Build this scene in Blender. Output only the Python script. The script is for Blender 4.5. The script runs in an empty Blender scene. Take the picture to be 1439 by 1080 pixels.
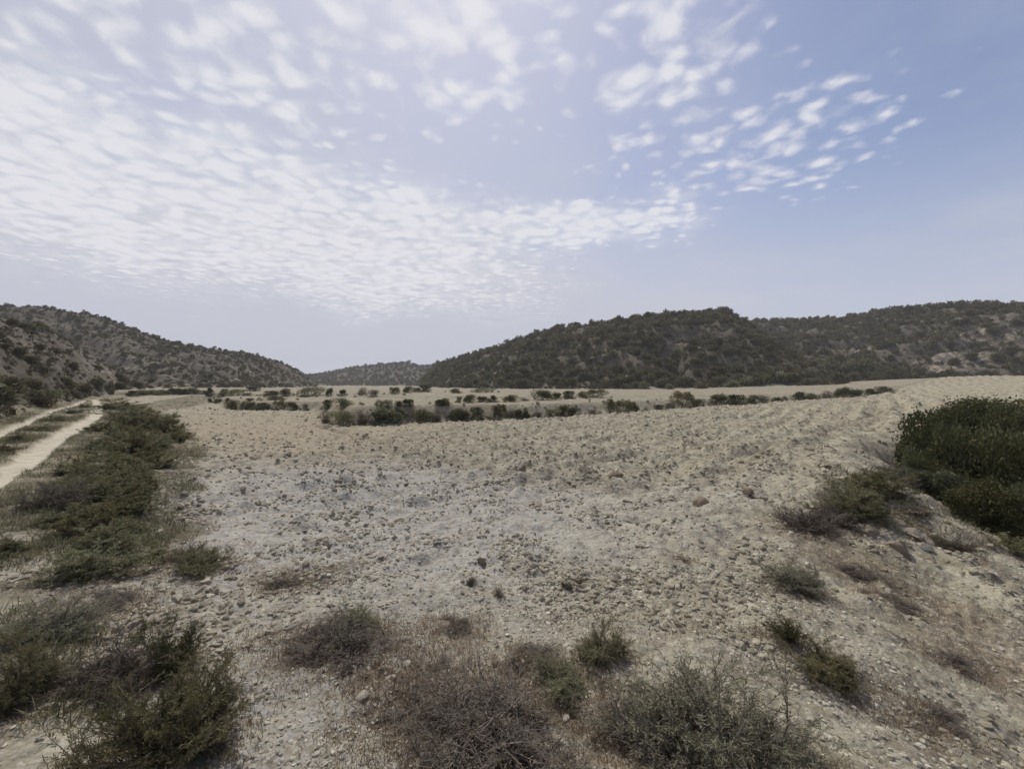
import bpy, math, random
import numpy as np

random.seed(7)
RNG = np.random.default_rng(7)
HAZE = 0.00042
F, CX, CY, CZ = 600.0, 719.5, 540.0, 2.4      # focal length and principal point of the 1439 px photograph; eye height
S = bpy.context.scene
COL = S.collection

# ------------------------------------------------------------------ noise
def _hash(ix, iy, seed):
    h = (ix.astype(np.int64) * 374761393 + iy.astype(np.int64) * 668265263 + seed * 982451653) & 0xFFFFFFFF
    h = ((h ^ (h >> 13)) * 1274126177) & 0xFFFFFFFF
    h = ((h ^ (h >> 16)) * 2246822519) & 0xFFFFFFFF
    return h ^ (h >> 15)
def rnd2(ix, iy, seed):
    return (_hash(ix, iy, seed) & 0xFFFFFF) / float(0x1000000)
def perlin(x, y, seed=0):
    x = np.asarray(x, float); y = np.asarray(y, float)
    ix = np.floor(x); iy = np.floor(y); fx = x - ix; fy = y - iy
    u = fx * fx * fx * (fx * (fx * 6 - 15) + 10); v = fy * fy * fy * (fy * (fy * 6 - 15) + 10)
    def g(dx, dy):
        a = rnd2(ix + dx, iy + dy, seed) * 2 * np.pi
        return np.cos(a) * (fx - dx) + np.sin(a) * (fy - dy)
    a = g(0, 0) * (1 - u) + g(1, 0) * u
    b = g(0, 1) * (1 - u) + g(1, 1) * u
    return (a * (1 - v) + b * v) * 1.5
def fbm(x, y, octv=4, seed=0, gain=0.5):
    t = 0.0; a = 1.0; s = 0.0
    for i in range(octv):
        t = t + a * perlin(x * 2.03 ** i + i * 17.3, y * 2.03 ** i - i * 9.1, seed + i); s += a; a *= gain
    return t / s
def worley(x, y, seed=0):
    x = np.asarray(x, float); y = np.asarray(y, float)
    ix = np.floor(x); iy = np.floor(y); best = np.full(x.shape, 9.0); cid = np.zeros(x.shape)
    for dx in (-1, 0, 1):
        for dy in (-1, 0, 1):
            cx = ix + dx; cy = iy + dy
            px = cx + rnd2(cx, cy, seed); py = cy + rnd2(cx, cy, seed + 1)
            d = (px - x) ** 2 + (py - y) ** 2
            m = d < best; best = np.where(m, d, best); cid = np.where(m, rnd2(cx, cy, seed + 2), cid)
    return np.sqrt(best), cid
def sstep(a, b, x):
    t = np.clip((x - a) / (b - a), 0, 1); return t * t * (3 - 2 * t)

# ------------------------------------------------------------------ land form
def P3(u, v, d): return ((u - CX) / F * d, d, CZ - (v - CY) / F * d)
def P2(u, d): return ((u - CX) / F * d, d)

FIELD = [P3(*p) for p in [
    (720,1080,1.83),(0,1080,1.86),(1439,1080,2.5),(720,900,2.92),(300,900,2.83),(1200,900,3.1),(60,900,2.85),(1439,900,4.2),
    (720,750,5.75),(400,750,5.7),(1050,750,5.8),(150,760,4.9),(720,660,11.6),(480,660,11.0),(950,660,11.0),(1150,640,11.2),
    (480,600,26.5),(600,594,29.0),(760,589,30.0),(1000,572,41.0),(1120,563,47.0),(1180,560,51.0),(1240,551,60.0),(1285,541,72.0),
    (1439,529,70.0),(1340,531,75.0),(1240,580,22.5),(1300,562,30.0),(1439,550,40.0),(900,600,24.0),(290,562,50.0),(210,560,51.0),(250,610,17.2),
    (350,600,23.0),(320,577,36.0),(430,578,35.0),(0,680,7.4),(100,602,16.8),(145,577,26.0),(135,559,48.0),(0,610,14.6),(70,582,23.0),
    (130,700,6.5),(200,640,11.4),(1280,690,7.6),(1439,750,6.8),(1350,716,7.2),(1260,672,8.6),(-300,700,6.5),(-300,620,12.0)]] + [
    (0,-3,.8),(-8,-5,.9),(8,-5,.3),(0,-8,.8),(1.5,0,.78),(-1.5,0,.8),(60,20,1.2),(70,45,2.6),(-45,20,1.2),(-55,60,1.0)]
FIELD = np.array(FIELD)
def tps_fit(pts, lam=0.3):
    n = len(pts); X = pts[:, :2] / 10.0
    D = np.sqrt(((X[:, None] - X[None]) ** 2).sum(-1)); K = D ** 2 * np.log(D + 1e-9) + lam * 0.01 * np.eye(n)
    Pm = np.c_[np.ones(n), X]; A = np.zeros((n + 3, n + 3)); A[:n, :n] = K; A[:n, n:] = Pm; A[n:, :n] = Pm.T
    w = np.linalg.solve(A, np.r_[pts[:, 2], 0, 0, 0]); return X, w
TX, TW = tps_fit(FIELD)
def field_z(x, y):
    x = np.clip(x, -60, 85) / 10.0; y = np.clip(y, -8, 76) / 10.0
    z = TW[-3] + TW[-2] * x + TW[-1] * y
    for i in range(len(TX)):
        d2 = (x - TX[i, 0]) ** 2 + (y - TX[i, 1]) ** 2 + 1e-12
        z = z + TW[i] * d2 * 0.5 * np.log(d2)
    return z
def seg_dist(x, y, pts, closed=False):
    d = np.full(np.shape(x), 1e9); n = len(pts)
    for i in range(n if closed else n - 1):
        ax, ay = pts[i]; bx, by = pts[(i + 1) % n]
        vx, vy = bx - ax, by - ay; t = np.clip(((x - ax) * vx + (y - ay) * vy) / (vx * vx + vy * vy + 1e-9), 0, 1)
        d = np.minimum(d, (x - ax - t * vx) ** 2 + (y - ay - t * vy) ** 2)
    return np.sqrt(d)
def inside(x, y, pts):
    c = np.zeros(np.shape(x), bool); n = len(pts)
    for i in range(n):
        ax, ay = pts[i]; bx, by = pts[(i + 1) % n]
        c ^= ((ay > y) != (by > y)) & (x < (bx - ax) * (y - ay) / (by - ay + 1e-12) + ax)
    return c
def sdf(x, y, pts):
    d = seg_dist(x, y, pts, True); return np.where(inside(x, y, pts), d, -d)

EDGE = [P2(*p) for p in [(195,58),(285,68),(292,50),(320,36),(430,35),(455,27.5),(480,26.8),(600,29),(760,30),(900,36),(1000,41),(1120,47),(1180,51),(1240,60),(1285,72)]]
BEYOND = [(-400, 58)] + EDGE + [(90, 84), (700, 84), (700, 3000), (-400, 3000)]
GULLY = [(9.0,2.2),(8.2,6.6),(7.6,7.3),(8.0,8.8),(9.4,12),(12.5,15.5),(20,18),(40,19),(60,10),(50,-12),(12,-12),(7.4,-4)]
def plateau_z(x, y):
    z = 0.95 + 0.0 * x
    z = z + 1.0 * sstep(24, 70, x) + 0.08 * sstep(40, 120, y) + 0.3 * sstep(-20, -60, x)
    z = z + 0.22 * sstep(0, 1.5, y - 44 - 0.22 * np.abs(x) + 2 * perlin(x / 30, y / 30, 5)) + 0.08 * sstep(0, 2, y - 66 - 0.1 * x)
    return z

def interp(u, tab, k):
    return np.interp(u, [r[0] for r in tab], [r[k] for r in tab])
# (u, crest v, crest distance, foot distance)
SPUR = [(-900,470,40,14),(-500,410,50,13),(-250,420,54,13),(-100,436,56,14),(0,450,60,17),(60,464,64,27),(100,484,68,40),(140,509,74,52),(180,533,80,66),(205,549,84,76),(225,556,86,84)]
LHILL = [(-900,470,120,70),(-300,424,140,80),(0,430,150,88),(60,433,155,90),(110,439,158,92),(150,449,162,94),(190,465,164,86),(230,478,168,84),(290,491,180,88),(340,495,196,104),(385,506,212,136),(410,516,222,160),(430,527,230,185),(446,541,236,215)]
RHILL = [(585,545,250,200),(610,514,240,160),(640,507,225,122),(680,495,205,106),(720,482,190,102),(760,467,180,100),(800,462,174,98),(850,455,168,96),(900,446,162,94),(960,441,156,92),(1010,437,152,90),(1030,442,150,89),
         (1055,456,146,88),(1080,474,140,87),(1110,496,132,86),(1140,518,122,86),(1170,536,112,88),(1190,545,105,90)]
BACK = [(860,540,260,150),(930,490,250,140),(1000,463,245,132),(1055,452,240,126),(1100,452,232,118),(1180,450,215,108),(1250,437,196,100),(1320,433,175,95),(1439,427,150,90),(1700,415,130,86),(2300,440,130,86),(4000,500,150,100)]
FAR = [(250,545,470,330),(330,536,470,330),(440,527,460,320),(470,522,455,318),(500,516,450,315),(540,512,445,312),(575,509,440,310),(588,514,440,310),(620,515,440,310),(680,498,440,310),(900,490,440,310),(1400,500,460,330)]
def hill_t(az, r, tab):
    a = np.clip(az, -1.45, 1.45); u = np.clip(CX + F * np.tan(a), -4000, 5000); c = np.cos(a)
    dc = interp(u, tab, 2); db = interp(u, tab, 3); v = interp(u, tab, 1)
    ok = (u > tab[0][0]) & (u < tab[-1][0]) & (np.abs(az) < 1.5)
    zc = CZ - (v - CY) / F * dc
    d = r * c
    return np.where(ok, (d - db) / (dc - db), -1.0), zc
def hills(x, y, z0):
    az = np.arctan2(x, y); r = np.hypot(x, y); z = z0; mask = np.zeros(np.shape(x)); wid = np.zeros(np.shape(x), int)
    g1 = fbm(x / 22, y / 22, 4, 31); g2 = 1 - np.sqrt(perlin(x / 17 + g1, y / 17, 41) ** 2 + .012) * 2
    g3 = fbm(x / 7, y / 7, 4, 35)
    for k, tab in enumerate((FAR, LHILL, BACK, RHILL, SPUR)):
        t, zc = hill_t(az, r, tab)
        tc = np.clip(t, 0, 1)
        prof = 0.45 * tc + 0.55 * (tc * tc * (3 - 2 * tc))
        prof = np.where(t > 1, 1 - 0.55 * sstep(1, 2.3, t), prof)
        amp = (zc - z0) * (0.07 if k == 4 else 0.19) * np.sin(np.pi * np.clip(t, 0, 1)) ** 0.8
        h = z0 + np.maximum(zc - z0, 0) * prof + np.where(t > 0, amp * (0.7 * g2 - 0.55 + 0.8 * g1) + .7 * g3 * sstep(0, .15, t), 0)
        m = sstep(-0.01, 0.10, t) * (zc - z0 > 0.3)
        use = (h > z) & (t > 0)
        wid = np.where(use, k + 1, wid); mask = np.where(use, np.maximum(m, 0), mask); z = np.where(use, h, z)
    return z, mask, wid
def smooth_z(x, y, full=False):
    x = np.asarray(x, float); y = np.asarray(y, float)
    f = field_z(x, y); p = plateau_z(x, y)
    sb = sdf(x, y, BEYOND) + 0.25 * perlin(x / 2.2, y / 2.2, 3)
    t = sstep(0.0, 1.9, sb)
    z = f * (1 - t) + np.maximum(p, f - 0.1) * t
    sg = sdf(x, y, GULLY) + 0.35 * perlin(x / 1.7, y / 1.7, 12)
    z = z - 2.6 * sstep(-0.3, 3.2, sg)
    rr = np.hypot(x, y); z = z * (1 - sstep(110, 160, rr)) + 1.25 * sstep(110, 160, rr)
    z, hm, wid = hills(x, y, z)
    return (z, t, sg, hm, wid) if full else z

def hit(u, v):
    d = np.geomspace(1.2, 420, 5000)
    x = (u - CX) / F * d; zr = CZ - (v - CY) / F * d
    g = zr - smooth_z(x, d)
    i = np.nonzero(g < 0)[0]
    if len(i) == 0: return (u - CX) / F * 200, 200.0
    i = max(i[0], 1); w = g[i - 1] / (g[i - 1] - g[i]); dd = d[i - 1] + w * (d[i] - d[i - 1])
    return (u - CX) / F * dd, dd

RUT_R = [(-14, -3), (-11.5, 2)] + [hit(*p) for p in [(-160,775),(-60,712),(0,672),(40,642),(85,612),(122,592),(140,579),(139,569),(133,561)]] + [(-47, 55), (-48, 62), (-46, 72)]
RUT_L = [(-18, -3), (-16.5, 4)] + [hit(*p) for p in [(-120,655),(0,609),(45,590),(85,574),(118,563)]] + [(-51, 56), (-50, 63), (-48, 73)]
LFIELD = [hit(*p) for p in [(255,760),(228,715),(215,690),(235,645),(262,605),(225,570)]]
TILLED = [(6.0, 4.4), (3.5, 3.9), (0, 3.7), (-2.2, 4.0)] + LFIELD + [P2(205, 56)] + EDGE + [(84, 84), (90, 70), (70, 45), (40, 20), (14, 17), (8.2, 12.4), (6.8, 8.6), (6.0, 6.4)]

VLINE = [hit(*p) for p in [(122,800),(132,740),(125,700),(150,660),(176,625),(178,600),(168,576)]] + [(-44, 62)]
def verge_mask(x, y):
    r = np.hypot(x, y); hw = np.interp(r, [4.3, 5.2, 6.8, 14, 40], [.35, .6, 1.02, 1.75, 2.2])
    a = 1 - sstep(-.25, .25, seg_dist(x, y, VLINE) - hw + .35 * fbm(x / .9, y / .9, 3, 23))
    dl = seg_dist(x, y, RUT_L); dr_ = seg_dist(x, y, RUT_R)
    b = sstep(7, 8.5, r) * (x < -5) * (1 - sstep(4.5, 6.5, dl)) * ((dl < dr_) | (dl < 2.2))
    return np.maximum(a, b * .9)
def land(x, y):
    """height and surface masks of the finished ground"""
    x = np.asarray(x, float); y = np.asarray(y, float)
    z, tb, sg, hm, wid = smooth_z(x, y, True)
    r = np.hypot(x, y)
    dr = np.minimum(seg_dist(x, y, RUT_R) + .19 * sstep(18, 7, r), seg_dist(x, y, RUT_L) + 0.10) + 0.22 * fbm(x / 1.3, y / 1.3, 3, 21)
    track = 1 - sstep(0.20, 0.42, dr)
    field = sstep(-0.6, 0.5, sdf(x, y, TILLED) + 0.7 * perlin(x / 1.6, y / 1.6, 8))
    bank = tb * (1 - tb) * 4
    # tilth: clods, furrows, pits
    f1, c1 = worley(x / 0.30 + 0.4 * perlin(x / .5, y / .5, 2), y / 0.30 + 0.4 * perlin(x / .5, y / .5, 4), 50)
    f2, c2 = worley(x / 0.85, y / 0.85, 60)
    clod = (0.6 - np.minimum(f1, .6)) * (0.4 + 1.2 * c1) * 0.085 + (0.55 - np.minimum(f2, .55)) * (c2 > 0.45) * 0.10 * c2
    th = math.radians(41); fu = x * math.cos(th) - y * math.sin(th)
    furrow = np.sin(2 * np.pi * (fu + 0.5 * perlin(x / 4, y / 4, 71)) / 1.15)
    rough = fbm(x / 0.9, y / 0.9, 5, 90, 0.6); micro = fbm(x / 0.10, y / 0.10, 3, 95)
    dl = np.minimum(seg_dist(x, y, [P2(452, 25.5), P2(560, 16), P2(700, 11.2), P2(860, 9.6)]), seg_dist(x, y, [P2(1000, 10.6), P2(1060, 12.5), P2(1160, 17), P2(1230, 22)]) + .32)
    dn = clod * field * (1 + .8 * sstep(6, 16, r)) * (1 - sstep(70, 90, r)) + furrow * (0.080 + .06 * perlin(x / 3, y / 3, 72)) * field * sstep(5, 10, r) * sstep(-12, 0, x) - 0.30 * np.exp(-(dl / 0.40) ** 2) * field + .10 * np.exp(-((dl - .75) / .3) ** 2) * field
    dn = dn + rough * (0.07 + 0.06 * field) * (1 - track * .75) + micro * 0.022 * (1 - sstep(5, 12, r))
    dn = dn + (1 - field) * (1 - track) * clod * 0.4 * (1 - hm)
    dn = dn - 0.09 * track + 0.10 * hm * fbm(x / 2.5, y / 2.5, 3, 98) * 6
    # small erosion rills on the bare slope by the gully
    slope = sstep(-4.2, -1.2, sg) * (1 - field) * (r < 12)
    dn = dn - 0.12 * slope * sstep(0.1, 0.7, 1 - np.abs(perlin((x * .75 + y * .66) / 0.9, (y * .75 - x * .66) / 3, 77)) * 2)
    return dict(z=z + dn, track=track * (1 - hm), field=field * (1 - tb), hill=hm, wid=wid, bank=bank, beyond=tb, gully=sg, slope=slope, furrow=furrow)

# ------------------------------------------------------------------ mesh helpers
def mesh(name, V, faces, attrs=None, mat=None, smooth=False, fattrs=None):
    me = bpy.data.meshes.new(name); V = np.asarray(V, np.float32)
    me.vertices.add(len(V)); me.vertices.foreach_set('co', V.ravel())
    idx, tot = [], []
    for f in faces:
        f = np.asarray(f, np.int32)
        if len(f): idx.append(f.ravel()); tot.append(np.full(len(f), f.shape[1], np.int32))
    idx = np.concatenate(idx); tot = np.concatenate(tot); start = np.r_[0, np.cumsum(tot)[:-1]].astype(np.int32)
    me.loops.add(len(idx)); me.loops.foreach_set('vertex_index', idx)
    me.polygons.add(len(tot)); me.polygons.foreach_set('loop_start', start); me.polygons.foreach_set('loop_total', tot)
    me.polygons.foreach_set('use_smooth', np.full(len(tot), smooth, bool))
    for k, a in (attrs or {}).items():
        me.attributes.new(k, 'FLOAT', 'POINT').data.foreach_set('value', np.asarray(a, np.float32))
    for k, a in (fattrs or {}).items():
        me.attributes.new(k, 'FLOAT', 'FACE').data.foreach_set('value', np.asarray(a, np.float32))
    if mat: me.materials.append(mat)
    me.update(calc_edges=True); me.validate()
    return me
def obj(name, me, parent=None, loc=None, rz=0.0, scale=None):
    o = bpy.data.objects.new(name, me); COL.objects.link(o)
    if parent: o.parent = parent
    if loc is not None: o.location = loc
    if rz: o.rotation_euler = (0, 0, rz)
    if scale is not None: o.scale = scale
    return o
def tag(o, label=None, cat=None, group=None, kind=None):
    if label: o['label'] = label
    if cat: o['category'] = cat
    if group: o['group'] = group
    if kind: o['kind'] = kind
    return o

# ------------------------------------------------------------------ materials
def new_mat(name):
    m = bpy.data.materials.new(name); m.use_nodes = True; nt = m.node_tree; nt.nodes.clear(); return m, nt
class N:
    def __init__(s, nt): s.nt = nt
    def n(s, t, **kw):
        o = s.nt.nodes.new(t)
        for k, v in kw.items():
            if k.startswith('_'): setattr(o, k[1:], v)
            else: s.set(o.inputs[k], v)
        return o
    def set(s, sock, v):
        if isinstance(v, bpy.types.NodeSocket): s.nt.links.new(v, sock)
        else:
            if hasattr(sock.default_value, '__len__') and len(sock.default_value) == 4 and len(v) == 3: v = (*v, 1)
            sock.default_value = v
    def attr(s, name, t='GEOMETRY'): return s.n('ShaderNodeAttribute', _attribute_name=name, _attribute_type=t).outputs['Fac']
    def math(s, op, a, b=0.0, c=None, clamp=False):
        o = s.nt.nodes.new('ShaderNodeMath'); o.operation = op; o.use_clamp = clamp; s.set(o.inputs[0], a); s.set(o.inputs[1], b)
        if c is not None: s.set(o.inputs[2], c)
        return o.outputs[0]
    def mix(s, f, a, b, mode='MIX'):
        o = s.nt.nodes.new('ShaderNodeMix'); o.data_type = 'RGBA'; o.blend_type = mode; s.set(o.inputs[0], f); s.set(o.inputs[6], a); s.set(o.inputs[7], b); return o.outputs[2]
    def noise(s, vec, scale, detail=4, rough=0.55): 
        return s.n('ShaderNodeTexNoise', Vector=vec, Scale=scale, Detail=detail, Roughness=rough).outputs['Fac']
    def ramp(s, f, a, b): return s.n('ShaderNodeMapRange', Value=f, **{'From Min': a, 'From Max': b, '_clamp': True, '_interpolation_type': 'SMOOTHSTEP'}).outputs[0]

def soil_material():
    m, nt = new_mat('soil'); q = N(nt)
    co = q.n('ShaderNodeTexCoord').outputs['Object']
    big = q.noise(co, 0.22, 5, .6); med = q.noise(co, 2.6, 7, .65); fine = q.noise(co, 19, 6, .7)
    vor = q.n('ShaderNodeTexVoronoi', Vector=co, Scale=13.0); vc = q.n('ShaderNodeSeparateColor', Color=vor.outputs['Color']).outputs[0]
    vor2 = q.n('ShaderNodeTexVoronoi', Vector=co, Scale=42.0); vc2 = q.n('ShaderNodeSeparateColor', Color=vor2.outputs['Color']).outputs[1]
    c = q.mix(q.ramp(med, .3, .72), SOIL_A, SOIL_B)
    c = q.mix(q.math('MULTIPLY', q.ramp(fine, .5, .72), .55), c, SOIL_C)
    c = q.mix(q.math('MULTIPLY', q.ramp(big, .42, .68), .35), c, (.27, .215, .155))
    c = q.mix(q.math('MULTIPLY', q.attr('pink'), .7), c, (.31, .25, .185))
    c = q.mix(q.math('MULTIPLY', q.math('MULTIPLY', q.attr('pale'), q.ramp(fine, .34, .60)), .9), c, (.335, .335, .325))
    # pebbles and crumbs of other colours
    peb = q.math('MULTIPLY', q.math('GREATER_THAN', vc, .62), q.math('LESS_THAN', vor.outputs['Distance'], .36))
    c = q.mix(q.math('MULTIPLY', peb, .65), c, q.mix(vc2, (.22, .18, .14), (.52, .48, .42)))
    peb2 = q.math('MULTIPLY', q.math('GREATER_THAN', vc2, .70), q.math('LESS_THAN', vor2.outputs['Distance'], .40))
    c = q.mix(q.math('MULTIPLY', peb2, .6), c, q.mix(vc, (.16, .13, .10), (.50, .47, .41)))
    lit = q.math('MULTIPLY', q.attr('litter_groove_shade'), q.ramp(q.noise(co, 9, 6, .75), .36, .60)); c = q.mix(q.math('MULTIPLY', lit, .85), c, q.mix(q.ramp(fine, .35, .65), (.115, .085, .06), (.20, .155, .115)))  # brown dry litter, plus the painted shade of the wheel grooves
    # track: fine pale compacted dust
    tr = q.mix(q.ramp(med, .3, .7), (.37, .33, .262), (.49, .448, .372)); c = q.mix(q.attr('track'), c, tr)
    # hillside soil, scree and thin turf
    hs = q.mix(q.ramp(q.noise(co, .16, 6, .65), .35, .65), HILL_A, HILL_B)
    hs = q.mix(q.math('MULTIPLY', q.ramp(q.noise(co, .5, 6, .7), .58, .72), .6), hs, (.33, .295, .24))
    hs = q.mix(q.math('MULTIPLY', q.ramp(q.noise(co, 1.6, 7, .75), .48, .62), .6), hs, (.055, .05, .036))
    hs = q.mix(q.math('MULTIPLY', q.attr('pale'), q.ramp(q.noise(co, .55, 8, .75), .46, .60)), hs, (.30, .268, .215))
    c = q.mix(q.attr('hill'), c, hs)
    vg = q.mix(q.ramp(q.noise(co, 3.0, 5, .7), .3, .7), (.07, .066, .042), (.15, .128, .085))
    c = q.mix(q.math('MULTIPLY', q.attr('veg'), q.ramp(q.noise(co, 1.4, 6, .7), .30, .58)), c, vg)
    h = q.math('ADD', q.math('MULTIPLY', fine, .5), q.math('ADD', q.math('MULTIPLY', vor.outputs['Distance'], -.5), q.math('MULTIPLY', vor2.outputs['Distance'], -.25)))
    bp = q.n('ShaderNodeBump', Height=h, Strength=.75, Distance=.035)
    b = q.n('ShaderNodeBsdfPrincipled', **{'Base Color': c, 'Roughness': .95, 'Specular IOR Level': .12, 'Normal': bp.outputs[0]})
    o = q.n('ShaderNodeOutputMaterial'); nt.links.new(b.outputs[0], o.inputs[0]); return m
SOIL_A, SOIL_B, SOIL_C = (.150, .132, .094), (.375, .346, .265), (.52, .49, .405)
HILL_A, HILL_B = (.068, .058, .046), (.128, .111, .088)

def stone_material(name, dark, light, spread=1.0):
    m, nt = new_mat(name); q = N(nt)
    co = q.n('ShaderNodeTexCoord').outputs['Object']; t = q.attr('tint')
    r = q.n('ShaderNodeValToRGB', Fac=t); e = r.color_ramp.elements
    e[0].color = (*dark, 1); e[1].color = (*light, 1); e.new(.6).color = (*(0.55 * a + .45 * b for a, b in zip(dark, light)), 1)
    f = q.noise(co, 30, 6, .7); c = q.mix(q.math('MULTIPLY', q.ramp(f, .35, .7), .4), r.outputs[0], (.20, .165, .125))
    bp = q.n('ShaderNodeBump', Height=f, Strength=.5, Distance=.01)
    b = q.n('ShaderNodeBsdfPrincipled', **{'Base Color': c, 'Roughness': .92, 'Specular IOR Level': .15, 'Normal': bp.outputs[0]})
    o = q.n('ShaderNodeOutputMaterial'); nt.links.new(b.outputs[0], o.inputs[0]); return m
def leaf_material(name, cols, trans=.28):
    m, nt = new_mat(name); q = N(nt)
    r = q.n('ShaderNodeValToRGB', Fac=q.attr('tint')); e = r.color_ramp.elements
    e[0].color = (*cols[0], 1); e[1].color = (*cols[-1], 1)
    for i, c in enumerate(cols[1:-1]): e.new((i + 1) / (len(cols) - 1)).color = (*c, 1)
    oi = q.n('ShaderNodeObjectInfo').outputs['Random']
    c = q.n('ShaderNodeHueSaturation', Color=r.outputs[0], Hue=q.math('MULTIPLY_ADD', oi, .04, .48), Saturation=q.math('MULTIPLY_ADD', oi, -.35, 1.1), Value=q.math('MULTIPLY_ADD', oi, .5, .75)).outputs[0]
    d = q.n('ShaderNodeBsdfPrincipled', **{'Base Color': c, 'Roughness': .75, 'Specular IOR Level': .2})
    t = q.n('ShaderNodeBsdfTranslucent', Color=c)
    mx = q.n('ShaderNodeMixShader', Fac=trans); nt.links.new(d.outputs[0], mx.inputs[1]); nt.links.new(t.outputs[0], mx.inputs[2])
    o = q.n('ShaderNodeOutputMaterial'); nt.links.new(mx.outputs[0], o.inputs[0]); return m
def twig_material(name, a, b):
    m, nt = new_mat(name); q = N(nt)
    c = q.mix(q.attr('tint'), a, b)
    d = q.n('ShaderNodeBsdfPrincipled', **{'Base Color': c, 'Roughness': .9, 'Specular IOR Level': .15})
    o = q.n('ShaderNodeOutputMaterial'); nt.links.new(d.outputs[0], o.inputs[0]); return m

SOIL = soil_material()
M_CLOD = stone_material('clod_earth', (.19, .165, .12), (.44, .405, .32))
M_STONE = stone_material('pale_stone', (.26, .235, .185), (.60, .565, .475))
M_DARKCLOD = stone_material('dark_clod_earth', (.13, .10, .075), (.27, .215, .16))
M_ROCK = stone_material('grey_rock', (.13, .112, .088), (.30, .262, .205))
L_OLIVE = leaf_material('olive_leaf', [(.075, .079, .034), (.135, .136, .060), (.19, .182, .088), (.25, .215, .125)])
L_GREY = leaf_material('grey_green_leaf', [(.085, .088, .050), (.15, .146, .088), (.21, .195, .125), (.27, .235, .165)])
L_DARK = leaf_material('dark_evergreen_leaf', [(.038, .046, .018), (.070, .078, .030), (.115, .118, .046), (.165, .150, .072)], .2)
L_HILL = leaf_material('hill_scrub_leaf', [(.052, .050, .024), (.088, .082, .039), (.135, .120, .062), (.19, .158, .098)], .25)
L_DRY = leaf_material('dry_brown_leaf', [(.075, .06, .045), (.13, .105, .075), (.19, .155, .11), (.10, .078, .055)])
L_GRASS = leaf_material('verge_grass_blade', [(.070, .076, .034), (.118, .118, .054), (.17, .155, .085), (.26, .22, .14)])
L_TUS = leaf_material('tussock_blade', [(.06, .052, .036), (.095, .086, .054), (.135, .115, .078), (.06, .062, .032)])
L_STRAW = leaf_material('straw_blade', [(.17, .115, .07), (.25, .18, .115), (.34, .27, .18), (.21, .14, .09)])
T_BROWN = twig_material('brown_twig', (.10, .078, .06), (.19, .155, .125))
T_GREY = twig_material('grey_twig', (.058, .048, .043), (.175, .15, .127))

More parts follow.
